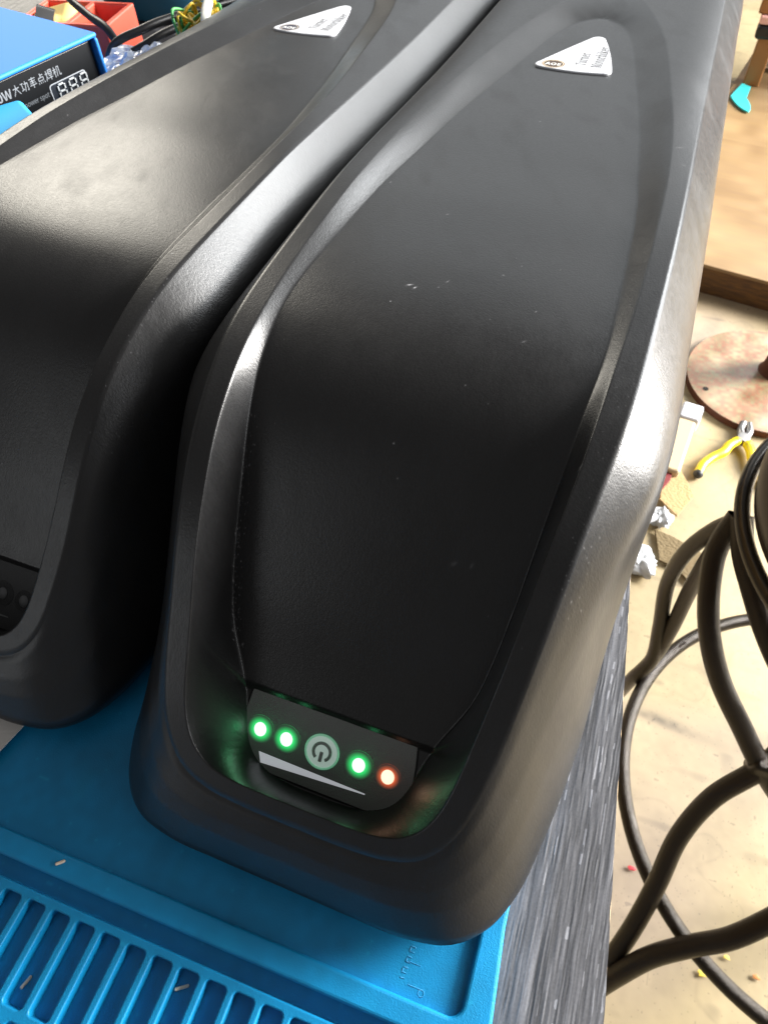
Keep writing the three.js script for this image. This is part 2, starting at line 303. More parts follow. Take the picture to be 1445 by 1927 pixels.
function casingMaterial(s0) {
  const W = 1024, H = 2048, mw = 0.13, mh = 0.52;
  const grid = new Float32Array(W * H); seed = s0;
  const blob = (v, Y, l, w, a, ang) => {
    const cx = (v + 65) / 130 * W, cy = Y / 520 * H, R = Math.ceil(Math.max(l, w) / 130 * W * 1.3) + 2;
    for (let j = -R; j <= R; j++) for (let i = -R; i <= R; i++) {
      const x = Math.round(cx) + i, y = Math.round(cy) + j; if (x < 0 || y < 0 || x >= W || y >= H) continue;
      const mx = (i / W * 130), my = (j / H * 520), c = Math.cos(ang), s = Math.sin(ang), p = (mx * c + my * s) / l * 2, q = (-mx * s + my * c) / w * 2;
      const k = Math.exp(-(p * p + q * q) * (1.2 + 1.6 * n256(x / 256, y / 256))); grid[y * W + x] = Math.max(grid[y * W + x], a * k);
    }
  };
  if (s0 === 5) for (const [v, Y, l, w, a] of dustSpots) blob(v, Y, l, w, a, rr(0.3, 1.3));
  else for (let i = 0; i < 16; i++) blob(rr(-46, 48), rr(60, 330), rr(0.5, 1.6), rr(0.3, 0.6), rr(0.3, 0.7), rr(0, 3));
  for (let i = 0; i < 150; i++) blob(rr(-56, 56), rr(20, 420), rr(0.22, 0.5), rr(0.2, 0.35), rr(0.06, 0.32), rr(0, 3));
  for (let i = 0; i < 130; i++) { const Y = rr(60, 100); blob(-lerpTable(floorHalf, Y) + rr(0.1, 3.6) * rnd(), Y, rr(0.2, 0.5), rr(0.2, 0.4), rr(0.12, 0.55), rr(0, 3)); }
  for (let i = 0; i < 60; i++) { const Y = rr(75, 125); blob(46 + rr(-3, 3), Y, rr(0.2, 0.5), rr(0.2, 0.3), rr(0.1, 0.4), rr(0, 3)); }
  const cloud = (u, v) => n8(u * 0.9, v * 3.1) * 0.5 + n32(u, v * 3) * 0.3 + n128(u, v * 2) * 0.2;
  const map = tex(W, H, (u, v) => {
    const d = grid[Math.min(H - 1, Math.floor(v * H)) * W + Math.min(W - 1, Math.floor(u * W))], f = 0.115 + 0.035 * cloud(u, v) + 0.03 * (rnd() - 0.5) + 0.75 * d;
    return [f * 0.99, f * 0.985, f];
  }, true);
  const rough = tex(512, 1024, (u, v) => { const d = 0.325 + 0.045 * (cloud(u, v) - 0.5) + 0.12 * Math.max(0, n32(u * 0.7 + v, v * 1.3) - 0.62) + 0.04 * (n256(u, v * 2) - 0.5); return [1, d, 0]; }, false);
  for (const t of [map, rough]) { t.repeat.set(1 / mw, -1 / mh); t.offset.set(0.5, 0); }
  const grain = tex(512, 512, (u, v) => 0.55 * n256(u, v) + 0.45 * n128(u * 1.0, v), false, 20, 20);
  return new THREE.MeshPhysicalMaterial({ map, roughnessMap: rough, roughness: 1, metalness: 0, bumpMap: grain, bumpScale: 0.000026, specularIntensity: 1, ior: 1.52 });
}
const ALPHA = Math.atan(PANEL_SLOPE);
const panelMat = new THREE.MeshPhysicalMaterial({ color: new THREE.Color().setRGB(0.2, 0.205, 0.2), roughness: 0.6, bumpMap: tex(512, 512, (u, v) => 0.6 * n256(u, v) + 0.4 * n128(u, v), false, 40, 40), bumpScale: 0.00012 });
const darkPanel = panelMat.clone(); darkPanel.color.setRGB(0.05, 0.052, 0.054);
const nearBlack = mat(0.006, 0.006, 0.006, 0.9);
const glowPrint = mat(0.8, 0.82, 0.88, 0.55, { emissive: new THREE.Color().setRGB(0.9, 0.92, 1), emissiveIntensity: 0.3 }), greyPrint = mat(0.2, 0.21, 0.21, 0.5);  // white print given a slight glow of its own to look brighter
function panelShape(x0, x1, y0, y1, r) {
  const s = new THREE.Shape(); s.moveTo(x0 + 0.6, y1); s.lineTo(x0, y1 - 5); s.lineTo(x0 - 0.6, y0 + r * 1.2); s.bezierCurveTo(x0 - 0.4, y0 + r * 0.4, x0 + r * 0.5, y0, x0 + r, y0);
  s.lineTo(x1 - r, y0); s.bezierCurveTo(x1 - r * 0.5, y0, x1 - 0.2, y0 + r * 0.4, x1, y0 + r * 1.1); s.lineTo(x1 - 0.4, y1 - 5); s.lineTo(x1 - 1.2, y1); s.closePath(); return s;
}
const mmShape = (s, d, bevel, seg = 2, cs = 24) => new THREE.ExtrudeGeometry(s, { depth: d, bevelEnabled: bevel > 0, bevelSize: bevel, bevelThickness: bevel, bevelOffset: -bevel, bevelSegments: seg, curveSegments: cs }).scale(0.001, 0.001, 0.001);
const badgeFace = (ink, warm) => canvasTex(640, 840, (c, W, H) => {
  // 20 px per millimetre: x = v + 17, y = 330 - Y
  const X = (v) => (v + 17) * 20, Y = (y) => (330 - y) * 20;
  c.fillStyle = '#cfd1d6'; c.fillRect(0, 0, W, H);
  c.save(); c.translate(X(-9.2), Y(294.6)); c.beginPath(); c.ellipse(0, 0, 86, 78, 0, 0, 7); c.fillStyle = warm; c.fill(); c.beginPath(); c.ellipse(0, 0, 78, 70, 0, 0, 7); c.fillStyle = '#d9cdb4'; c.fill();
  c.beginPath(); c.ellipse(0, 0, 72, 64, 0, 0, 7); c.fillStyle = ink; c.fill();
  c.fillStyle = '#f3f3ee'; c.font = 'bold 62px sans-serif'; c.textAlign = 'center'; c.textBaseline = 'middle'; c.fillText('AOE', 0, 4); c.restore();
  c.fillStyle = '#201e1c'; c.textAlign = 'left'; c.textBaseline = 'middle';
  c.save(); c.translate(X(0.6), Y(296)); c.rotate(-Math.PI / 2); c.scale(1.0, 1); c.font = 'bold 104px serif'; c.fillText('Turner', 0, 0, 250); c.restore();
  c.save(); c.translate(X(6.7), Y(295)); c.rotate(-Math.PI / 2); c.font = 'bold 108px serif'; c.fillText('Motorbiker', 0, 0, 430); c.restore();
});
function badgeShape() {
  const s = new THREE.Shape(); // around (0, 305)
  s.moveTo(-15.2, -13.2); s.quadraticCurveTo(-16.8, -11.6, -15.2, -9.4); s.quadraticCurveTo(-9, 4, -0.6, 20.6); s.quadraticCurveTo(0.8, 23.2, 3.2, 22.6); s.quadraticCurveTo(5.0, 22, 5.6, 19.4); s.quadraticCurveTo(10.6, 4, 13, -10.6);
  s.quadraticCurveTo(13.4, -13.4, 10.8, -14.2); s.quadraticCurveTo(-1, -16.6, -12.4, -14.2); s.quadraticCurveTo(-14.4, -13.9, -15.2, -13.2); return s;
}
const ledHalo = (r, g, b) => new THREE.MeshStandardMaterial({ color: 0x7a7a7a, roughness: 0.6, emissive: 0xffffff, emissiveIntensity: 1, emissiveMap: canvasTex(128, 128, (c) => {  // halo around each lens painted as a fading emission map
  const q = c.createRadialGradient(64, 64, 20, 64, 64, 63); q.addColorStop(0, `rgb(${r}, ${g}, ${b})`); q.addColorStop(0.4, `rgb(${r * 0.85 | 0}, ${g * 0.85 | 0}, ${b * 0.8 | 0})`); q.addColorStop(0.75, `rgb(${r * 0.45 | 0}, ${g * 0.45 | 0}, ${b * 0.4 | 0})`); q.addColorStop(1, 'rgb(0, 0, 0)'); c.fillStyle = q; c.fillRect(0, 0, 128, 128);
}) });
const haloGreen = ledHalo(20, 240, 120), haloRed = ledHalo(245, 95, 40);
const ledCore = new THREE.MeshStandardMaterial({ color: 0xffffff, emissive: new THREE.Color().setRGB(0.85, 1, 0.93), emissiveIntensity: 1.15, roughness: 0.3 });
const ledCoreRed = new THREE.MeshStandardMaterial({ color: 0xffffff, emissive: new THREE.Color().setRGB(1, 0.86, 0.6), emissiveIntensity: 1.1, roughness: 0.3 });
const ledOff = mat(0.12, 0.125, 0.13, 0.4);

function battery(label, X0, Y0, lit, s0, ink, warm, drop) {
  const g = thing('battery', label, 'battery pack', P(X0, Y0, 0), 'black battery packs lying side by side'); g.rotation.y = -0.02;
  const cm = casingMaterial(s0);
  part('casing', casingGeo, cm, g);
  // control panel, in its own plane (children are in panel millimetres)
  const basis = new THREE.Matrix4().makeBasis(new THREE.Vector3(1, 0, 0), new THREE.Vector3(0, Math.sin(ALPHA), -Math.cos(ALPHA)), new THREE.Vector3(0, Math.cos(ALPHA), Math.sin(ALPHA)));
  basis.scale(new THREE.Vector3(1.04, 1.04, 1)); basis.setPosition(P(-1.1, PANEL_TOP[0], PANEL_TOP[1]));
  const gk = part('panel_gap', mmShape(panelShape(-22.6, 23.8, -19.9, 0.4, 8.4), 0.5, 0.1), nearBlack, g); gk.applyMatrix4(basis); gk.translateZ(-0.00056);  // near-black backing stands in for the shaded gap round the panel
  const pn = part('control_panel', planarUV(mmShape(panelShape(-22.1, 23.4, -19.5, 0.3, 8.6), 0.5, 0.2, 3), 1, 1, 'x', 'y'), lit ? panelMat : darkPanel, g); pn.applyMatrix4(basis); pn.translateZ(-0.0005);
  const Z = 0.0007;
  const disc = (r, h) => new THREE.CylinderGeometry(r / 1000, r / 1000, h / 1000, 32).rotateX(Math.PI / 2);
  const dome = (r, h) => new THREE.SphereGeometry(r / 1000, 24, 10, 0, Math.PI * 2, 0, Math.PI / 2).rotateX(Math.PI / 2).scale(1, 1, h / r);
  for (const [v, s, red] of [[-17.2, -9.3, 0], [-9.9, -9.4, 0], [9.5, -9.1, 0], [17.1, -9.3, 1]]) {
    const l = part('led', disc(red ? 3.2 : 3.7, 0.16), lit ? (red ? haloRed : haloGreen) : darkPanel, pn); l.position.set(v / 1000, s / 1000, Z);
    const c = part('lens', dome(1.65, 0.5), lit ? (red ? ledCoreRed : ledCore) : ledOff, l); c.position.z = 0.00012; c.scale.set(1, 1.1, 1);
    if (lit) {
      const p = new THREE.PointLight(red ? new THREE.Color().setRGB(1, 0.25, 0.08) : new THREE.Color().setRGB(0.05, 1, 0.32), red ? 0.000004 : 0.000012); p.shadow.radius = 0.05; p.castShadow = true; p.name = 'led_light';
      p.position.set(v / 1000, s / 1000, Z + 0.0014); pn.add(p);
    }
  }
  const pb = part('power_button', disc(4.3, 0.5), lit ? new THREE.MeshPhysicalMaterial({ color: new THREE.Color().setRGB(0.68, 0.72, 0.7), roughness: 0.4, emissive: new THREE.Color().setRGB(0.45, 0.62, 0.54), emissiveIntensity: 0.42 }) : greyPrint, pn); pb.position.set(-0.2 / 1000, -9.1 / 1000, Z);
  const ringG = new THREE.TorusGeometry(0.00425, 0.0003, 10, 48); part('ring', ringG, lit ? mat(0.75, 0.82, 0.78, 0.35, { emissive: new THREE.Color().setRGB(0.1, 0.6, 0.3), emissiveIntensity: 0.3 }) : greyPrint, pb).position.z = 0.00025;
  const arc = new THREE.TorusGeometry(0.0022, 0.00042, 8, 40, Math.PI * 1.6).rotateZ(Math.PI * 0.7 - Math.PI * 2.0), stem = new RoundedBoxGeometry(0.0009, 0.0026, 0.0006, 2, 0.0002).translate(0, 0.0013, 0);
  const glyph = mergeGeometries([arc.toNonIndexed(), stem]); glyph.rotateZ(Math.PI);
  part('power_symbol', glyph, lit ? mat(0.3, 0.34, 0.32, 0.5) : nearBlack, pb).position.z = 0.0003;
  const w = new THREE.Shape(); w.moveTo(-16.2, -14.9); w.lineTo(-15.1, -17.6); w.lineTo(12.8, -15.7); w.lineTo(12.8, -15.4); w.closePath();
  part('level_mark', mmShape(w, 0.12, 0), lit ? glowPrint : greyPrint, pn).position.z = 0.0006;
  // badge on the far end of the pad
  const tilt = Math.atan((padZ(325) - padZ(307)) / 18);
  const bd = part('badge', mmShape(badgeShape(), 0.5, 0.35, 4, 16), mat(0.66, 0.68, 0.72, 0.45), g);
  bd.rotation.x = -Math.PI / 2 + tilt; bd.position.copy(P(0, 323, padZ(323) - 1.05)); bd.scale.set(1.04, 1.17, 1);
  const fs = badgeShape(), fg = new THREE.ShapeGeometry(fs, 24), uv = fg.attributes.uv, fp = fg.attributes.position;
  for (let i = 0; i < fp.count; i++) { fp.setXY(i, fp.getX(i) * 0.972, fp.getY(i) * 0.972); uv.setXY(i, (fp.getX(i) + 17) / 32, (fp.getY(i) + 305 - 288) / 42); }
  fg.scale(0.001, 0.001, 0.001);
  part('lettering', fg, new THREE.MeshPhysicalMaterial({ map: badgeFace(ink, warm), roughness: 0.55 }), bd).position.z = 0.00088;
  g.position.y = drop / 1000; return g;
}
battery('black battery pack with four glowing lights around its power button', -38.4, 0, true, 5, '#4a3a2c', '#8a6a48', 0);
battery('black battery pack with its lights off, beside the blue meter box', -159.6, 13.5, false, 19, '#26243a', '#3a3650', -1.8);

/* ------------------------------------------------------------------ blue meter box, ahead on the left */
{
  const g = thing('meter_box', 'blue metal meter box with black front and three-digit display', 'meter box', P(-241, 290, -4));
  g.rotation.y = Math.PI / 2 - 0.243; // local +x runs away along the front towards the viewer's right, +z faces the battery
  const blue = mat(0.02, 0.22, 0.72, 0.6), L = 0.15, D = 0.13, Hh = 0.089;
  const bx = (name, w, h, d, x, y, z, m, parent = g, r = 0.0012) => { const o = part(name, new RoundedBoxGeometry(w, h, d, 2, r), m, parent); o.position.set(x, y, z); return o; };
  bx('top_panel', L, 0.002, D, -L / 2, Hh - 0.001, -D / 2, blue);
  bx('side_panel', 0.002, Hh - 0.002, D, -0.001, (Hh - 0.002) / 2, -D / 2, blue);
  bx('side_panel', 0.002, Hh - 0.002, D, -L + 0.001, (Hh - 0.002) / 2, -D / 2, blue);
  bx('back_panel', L - 0.004, Hh - 0.002, 0.002, -L / 2, (Hh - 0.002) / 2, -D + 0.001, blue);
  bx('bottom_panel', L - 0.004, 0.002, D - 0.002, -L / 2, 0.001, -D / 2 + 0.001, blue);
  const face = canvasTex(1024, 620, (c, W, H) => {
    // 7 px per millimetre; right end of the canvas is the far end of the front
    c.fillStyle = '#15171a'; c.fillRect(0, 0, W, H);
    const X = (a) => W - a * 7, Y = (z) => (82 - z) * 7.47;
    c.fillStyle = '#8f949a'; c.textBaseline = 'middle'; c.textAlign = 'right';
    const glyphs = [ // the six characters after the wattage, as strokes on a 10 x 10 grid
      [[1, 3.5, 9, 3.5], [5, 0.5, 5, 3.5, 1, 9.5], [5, 3.5, 9, 9.5]],
      [[0.5, 2, 4, 2], [2.2, 2, 2.2, 7], [0.3, 8, 4.2, 7], [4.6, 3, 9, 3, 8.6, 9, 7.4, 8.6], [6.6, 0.8, 6.4, 4, 4.6, 9.4]],
      [[5, 0.3, 5, 1.4], [1, 1.6, 9, 1.6], [5, 2, 3.6, 3.6, 6, 3.6, 3.8, 5.4, 6.6, 5.2], [2, 3, 2.8, 4], [8, 3, 7, 4], [1.6, 5.6, 2.8, 5], [8.4, 5.6, 7.2, 5], [0.6, 7, 9.4, 7], [5, 6, 5, 9.8]],
      [[5, 0.3, 5, 4], [5, 2, 8.4, 2], [2, 4, 8, 4, 8, 6.6, 2, 6.6, 2, 4], [1, 9.4, 1.8, 7.8], [3.6, 7.8, 4, 9.2], [6, 7.8, 6.4, 9.2], [8.2, 7.8, 9.2, 9.4]],
      [[2.2, 0.6, 2.2, 5, 0.6, 9.4], [2.2, 6, 3.6, 8.4], [0.8, 2.6, 1.2, 4], [3.8, 2.4, 3, 4], [5, 0.8, 9, 0.8, 9, 4.2, 5, 4.2, 5, 0.8], [5, 2.5, 9, 2.5], [4.6, 5.6, 9.4, 5.6], [4.4, 7.4, 9.6, 7.4], [7, 5.6, 7, 9.8]],
      [[0.4, 3, 4.2, 3], [2.2, 0.5, 2.2, 9.8], [2.2, 3.4, 0.6, 6.6], [2.4, 4, 3.8, 5.6], [5.6, 1.2, 5.6, 5, 4.6, 9.4], [5.6, 1.2, 8, 1.2, 8, 8.6, 9.6, 8.8, 9.6, 7.6]],
    ];
    c.strokeStyle = '#8f949a'; c.lineWidth = 3;
    glyphs.forEach((g, i) => { const x0 = X(19) - (6 - i) * 31, y0 = Y(79.2); for (const q of g) { c.beginPath(); c.moveTo(x0 + q[0] * 2.9, y0 + q[1] * 3.2); for (let k = 2; k < q.length; k += 2) c.lineTo(x0 + q[k] * 2.9, y0 + q[k + 1] * 3.2); c.stroke(); } });
    c.font = 'bold 36px sans-serif'; c.fillText('3000W', X(19) - 6 * 31 - 4, Y(76.8));
    c.font = '19px sans-serif'; c.fillText('high power spot welder', X(20), Y(70.5));
    c.strokeStyle = '#b9bec4'; c.lineWidth = 7; c.beginPath(); c.roundRect(X(27.4), Y(73.0), 20 * 7, 9 * 7.2, 8); c.stroke(); c.fillStyle = '#2b3038'; c.fill();
    c.font = '15px sans-serif'; c.fillStyle = '#8f949a'; c.fillText('10 ~ 999 ms', X(9), Y(61.6));
  });
  const fp = new THREE.PlaneGeometry(L - 0.006, Hh - 0.006); 
  bx('front_panel', L - 0.005, Hh - 0.005, 0.0015, -L / 2, Hh / 2 - 0.0004, -0.004, mat(0.012, 0.013, 0.015, 0.35));
  const pr = part('print', fp, new THREE.MeshPhysicalMaterial({ map: face, roughness: 0.35 }), g.children[g.children.length - 1]); pr.position.z = 0.0009;
  const segm = mat(0.55, 0.58, 0.6, 0.5);
  for (let d = 0; d < 3; d++) { // each 8 of the display
    const q = [], s = (x, y, w, h) => q.push(new RoundedBoxGeometry(w, h, 0.0005, 1, 0.0002).translate(x, y, 0));
    s(0, 0.0027, 0.0028, 0.0008); s(0, 0, 0.0028, 0.0008); s(0, -0.0027, 0.0028, 0.0008);
    for (const [x, y] of [[-0.0018, 0.00135], [0.0018, 0.00135], [-0.0018, -0.00135], [0.0018, -0.00135]]) s(x, y, 0.0008, 0.0021);
    const o = part('digit', mergeGeometries(q), segm, g.children.find((k) => k.name === 'front_panel'), null);
    o.position.set(L / 2 - 0.0257 + 0.0063 * d + 0.001, 0.0732 - (Hh / 2 - 0.0004), 0.0013);
  }
  const kn = part('knob', new THREE.CylinderGeometry(0.004, 0.0045, 0.008, 24).rotateX(Math.PI / 2), mat(0.6, 0.56, 0.5, 0.4), g); kn.position.set(-0.032, 0.0625, 0.001);
  const lb = part('label', new RoundedBoxGeometry(0.06, 0.0006, 0.05, 1, 0.0002), mat(0.72, 0.72, 0.7, 0.6), g, 'white sticker on the top'); lb.position.set(-0.082, Hh + 0.0003, -0.052);
}
{
  const g = thing('plastic_bin', 'light blue plastic bin standing between the meter box and the left battery', 'bin', P(-237, 213, -4)); g.rotation.y = -0.62;
  const m = mat(0.03, 0.42, 0.82, 0.7);
  part('body', new RoundedBoxGeometry(0.038, 0.078, 0.027, 4, 0.004), m, g).position.y = 0.039;
  part('lid', new RoundedBoxGeometry(0.042, 0.006, 0.03, 3, 0.0025), mat(0.04, 0.45, 0.85, 0.7), g).position.y = 0.0795;
  const g2 = thing('plastic_bin', 'smaller light blue plastic bin in front of the other bin', 'bin', P(-243, 178, -4)); g2.rotation.y = -0.62;
  part('body', new RoundedBoxGeometry(0.03, 0.074, 0.024, 4, 0.004), m, g2).position.y = 0.037;
  part('lid', new RoundedBoxGeometry(0.034, 0.005, 0.027, 3, 0.002), mat(0.04, 0.45, 0.85, 0.7), g2).position.y = 0.0755;
}

/* ------------------------------------------------------------------ clutter on the back of the bench */
{
  const coral = mat(0.72, 0.09, 0.05, 0.45);
  const g = thing('tool_tray', 'coral red plastic tray behind the meter box', 'tray', P(-352, 410, -4)); g.rotation.y = 0.12; g.scale.set(0.85, 0.95, 0.85);
  part('base', new RoundedBoxGeometry(0.072, 0.03, 0.046, 3, 0.004), coral, g).position.y = 0.015;
  part('divider', new RoundedBoxGeometry(0.004, 0.028, 0.044, 2, 0.0015), coral, g).position.set(0.004, 0.04, 0);
  for (const s of [-1, 1]) part('wall', new RoundedBoxGeometry(0.072, 0.028, 0.004, 2, 0.0015), coral, g).position.set(0, 0.04, 0.021 * s);
  for (const s of [-1, 1]) part('wall', new RoundedBoxGeometry(0.004, 0.028, 0.042, 2, 0.0015), coral, g).position.set(0.034 * s, 0.04, 0);
  const y = single('sponge', new RoundedBoxGeometry(0.03, 0.024, 0.026, 3, 0.006), mat(0.82, 0.6, 0.2, 0.8), 'yellow sponge lying in the coral red tray', 'sponge'); y.position.copy(P(-363, 404, 36)); y.rotation.set(0.2, 0.4, 0.1);
  // dark teal bowl
  const prof = [[0.0, 0], [0.05, 0], [0.056, 0.003], [0.07, 0.05], [0.078, 0.1], [0.0785, 0.102], [0.077, 0.102], [0.068, 0.05], [0.054, 0.006], [0, 0.006]].map(([x, yy]) => new THREE.Vector2(x, yy));
  const b = single('bowl', new THREE.LatheGeometry(prof, 64), mat(0.012, 0.1, 0.17, 0.4), 'dark teal plastic bowl at the back of the bench', 'bowl'); b.position.copy(P(-396, 600, -4)); b.scale.set(1.15, 1.15, 1.15);
  const blk = mat(0.012, 0.012, 0.013, 0.4);
  const pc = single('dark_filler', new RoundedBoxGeometry(0.17, 0.026, 0.075, 5, 0.011), mat(0.012, 0.012, 0.014, 0.8), 'black added pouch lying in front of the teal bowl', 'filler'); pc.position.copy(P(-345, 435, 9)); pc.rotation.y = -0.2;  // black slab added to darken the gap where shadow and clutter lie
  // crumpled clear bag
  const bg = new THREE.SphereGeometry(0.03, 48, 32), bp = bg.attributes.position;
  for (let i = 0; i < bp.count; i++) { const v = new THREE.Vector3().fromBufferAttribute(bp, i), n = v.clone().normalize(); const k = 0.75 + 0.5 * Math.abs(n8(n.x * 0.4 + 0.5, n.y * 0.4 + n.z * 0.3 + 0.5) - 0.5) + 0.3 * Math.abs(n32(n.x * 0.25 + 0.5, n.z * 0.25 + n.y * 0.2) - 0.5); bp.setXYZ(i, v.x * k * 1.1, v.y * k * 0.7, v.z * k * 1.3); }
  const bag = single('plastic_bag', toCreasedNormals(bg, 0.25), new THREE.MeshPhysicalMaterial({ color: 0xe6ecf6, roughness: 0.18, transmission: 0.3, thickness: 0, side: THREE.DoubleSide }), 'crumpled clear plastic bag between the meter box and the left battery', 'plastic bag'); bag.position.copy(P(-254, 328, 42)); bag.rotation.y = 0.5;
  const cords = [
    ['black cable crossing the coral red tray', [[-372, 430, 66], [-337, 391, 62], [-310, 372, 60], [-288, 358, 58], [-272, 346, 40], [-262, 330, 10]], 0.0022, blk],
    ['black cable curving in front of the teal bowl', [[-282, 334, 20], [-279, 343, 56], [-266, 358, 62], [-258, 378, 62], [-250, 400, 60], [-236, 430, 58]], 0.0021, blk],
    ['second black cable beside the first in front of the bowl', [[-276, 330, 10], [-272, 338, 50], [-257, 350, 60], [-246, 372, 62], [-236, 398, 60], [-226, 430, 50]], 0.002, blk],
    ['white cable beside the teal bowl', [[-206, 318, 72], [-207, 326, 79], [-212, 336, 80], [-219, 352, 80], [-230, 372, 76], [-250, 420, 60]], 0.0024, mat(0.62, 0.64, 0.58, 0.45)],
  ];
  for (const [lab, pts, r, m] of cords) single('cable', tube(pts.map((p) => P(...p)), r, 80, 10), m, lab, 'cable');
  const yl = mat(0.75, 0.5, 0.03, 0.45), gr = mat(0.08, 0.4, 0.1, 0.5);
  const w = thing('wire_bundle', 'tangle of yellow and green wire behind the left battery', 'wire bundle', P(-222, 347, 70));
  seed = 41;
  for (let k = 0; k < 12; k++) { const pts = []; let a = rr(0, 6); for (let i = 0; i < 8; i++) { a += rr(0.5, 1.3); pts.push(new THREE.Vector3(Math.cos(a) * rr(0.003, 0.012), rr(-0.004, 0.01), Math.sin(a) * rr(0.004, 0.017))); } part('wire', tube(pts, 0.0007, 70, 8), k % 4 === 3 ? gr : yl, w); }
  // small bright metal parts
  const md = thing('metal_fitting', 'shiny metal fitting with a black grip beside the coral red tray', 'fitting', P(-372, 385, 42));
  part('barrel', new THREE.CylinderGeometry(0.006, 0.007, 0.05, 20).rotateZ(1.2).rotateY(0.5), mat(0.75, 0.75, 0.76, 0.2, { metalness: 1 }), md);
  part('collar', new THREE.CylinderGeometry(0.009, 0.009, 0.01, 20).rotateZ(1.2).rotateY(0.5).translate(0.012, 0.004, -0.006), mat(0.7, 0.7, 0.7, 0.25, { metalness: 1 }), md);
  part('grip', new THREE.CapsuleGeometry(0.008, 0.03, 6, 16).rotateZ(1.2).rotateY(0.5).translate(-0.02, 0.0, 0.02), blk, md);
}

/* ------------------------------------------------------------------ stool */
{
  const st = thing('stool', 'dark bronze metal stool with twisted legs beside the bench', 'stool', P(357, 310, -800));
  const m = new THREE.MeshPhysicalMaterial({ color: new THREE.Color().setRGB(0.02, 0.014, 0.008), roughness: 0.22, metalness: 0.35, bumpMap: tex(256, 256, (u, v) => n128(u, v), false, 8, 40), bumpScale: 0.0001 });
  const Q = ([x, y, z]) => new THREE.Vector3((x - 357) / 1000, z / 1000, -(y - 310) / 1000);
  const bars = {
    A: [[146, 391, 550], [137, 400, 520], [128, 408, 470], [129, 411, 410], [141, 401, 345], [148, 390, 295], [140, 385, 250], [139, 396, 170], [147, 438, 15]],
    B: [[143, 390, 545], [142, 392, 500], [146, 401, 430], [151, 399, 350], [150, 394, 292], [140, 385, 248]],
    C: [[143, 390, 555], [137, 375, 530], [139, 352, 510], [149, 323, 485], [169, 300, 455], [198, 279, 425], [222, 263, 400], [259, 251, 360], [329, 246, 280], [534, 315, 15]],
    D: [[144, 386, 560], [151, 364, 545], [164, 343, 530], [182, 321, 510], [204, 301, 490], [265, 274, 440]],
    F: [[267, 313, 530], [259, 313, 440], [241, 286, 415], [224, 263, 395], [199, 239, 360], [185, 209, 320], [180, 174, 285], [172, 138, 250], [160, 101, 210]],
    G: [[328, 231, 400], [308, 216, 360], [287, 191, 335], [264, 168, 315], [240, 148, 295], [215, 135, 278], [189, 119, 255], [169, 99, 225], [158, 85, 195], [174, 76, 15]],
  };
  const rad = { A: 0.0074, B: 0.0072, C: 0.0086, D: 0.0084, F: 0.0088, G: 0.0092 };
  for (const k of Object.keys(bars)) part('leg', tube(bars[k].map(Q), rad[k], 120, 16), m, st);
  for (const k of ['A', 'B', 'F', 'G']) part('leg', tube(bars[k].map(Q), rad[k], 80, 12).rotateY(Math.PI), m, st);
  part('weld_plate', new RoundedBoxGeometry(0.02, 0.03, 0.018, 3, 0.005), m, st).position.copy(Q([223, 263, 398]));
  part('foot_ring', new THREE.TorusGeometry(0.216, 0.0072, 16, 120).rotateX(Math.PI / 2), m, st).position.y = 0.25;
  part('seat_ring', new THREE.TorusGeometry(0.151, 0.006, 14, 120).rotateX(Math.PI / 2), mat(0.05, 0.045, 0.038, 0.22, { metalness: 0.6 }), st).position.set(-0.063, 0.562, -0.085);
  const pr = [[0, 0], [0.13, 0], [0.142, 0.005], [0.147, 0.016], [0.146, 0.03], [0.137, 0.042], [0.11, 0.048], [0, 0.05]].map(([x, y]) => new THREE.Vector2(x, y));
  part('seat', new THREE.LatheGeometry(new THREE.SplineCurve(pr).getPoints(40), 90), mat(0.022, 0.012, 0.009, 0.42), st).position.set(-0.066, 0.572, -0.082);
}

/* ------------------------------------------------------------------ things on the floor */
const fl = (ux, uy, z = 0) => P(ux * 1000, uy * 1000, -800 + z);
{
  const g = thing('pedestal_stand', 'rusty round base plate with an upright post on the floor', 'stand base', fl(0.352, 1.237));
  const rust = tex(512, 512, (u, v) => { const a = n32(u, v), b = n128(u, v), c = n8(u, v); return [0.55 + 0.16 * (c - 0.5) + 0.1 * (b - 0.5), 0.455 + 0.18 * (c - 0.5) + 0.12 * (a - 0.5), 0.355 + 0.18 * (c - 0.5) + 0.08 * (a - 0.5)]; }, true, 4, 4);  // pale cream cast carries the glare on the plate top, mottled with rust
  const rust2 = tex(256, 256, (u, v) => { const a = n32(u, v), b = n128(u, v); return [0.33 + 0.12 * (a - 0.5) + 0.1 * (b - 0.5), 0.17 + 0.08 * (a - 0.5), 0.09]; }, true, 6, 6);
  const rs = new THREE.MeshStandardMaterial({ map: rust2, roughness: 0.7 });
  const plate = new THREE.LatheGeometry([[0, 0], [0.153, 0], [0.154, 0.001], [0.154, 0.013], [0.1525, 0.0148]].map(([x, y]) => new THREE.Vector2(x, y)), 96);
  part('plate_edge', plate, rs, g);
  const topG = new THREE.CircleGeometry(0.1528, 96).rotateX(-Math.PI / 2); planarUV(topG);
  part('plate_top', topG, new THREE.MeshStandardMaterial({ map: rust, roughness: 0.4 }), g).position.y = 0.015;
  const hl = part('bolt_hole', new THREE.CylinderGeometry(0.0055, 0.0055, 0.002, 20), mat(0.01, 0.008, 0.006, 0.9), g); hl.position.set(0.244 * 0.985 - 0.352, 0.0146, -(1.19 * 0.985 - 1.237));
  part('post', new THREE.LatheGeometry([[0.034, 0.0], [0.031, 0.004], [0.0285, 0.012], [0.0275, 0.03], [0.0275, 0.9]].map(([x, y]) => new THREE.Vector2(x, y)), 40), rs, g).position.set(0.018, 0.015, -0.03);
}
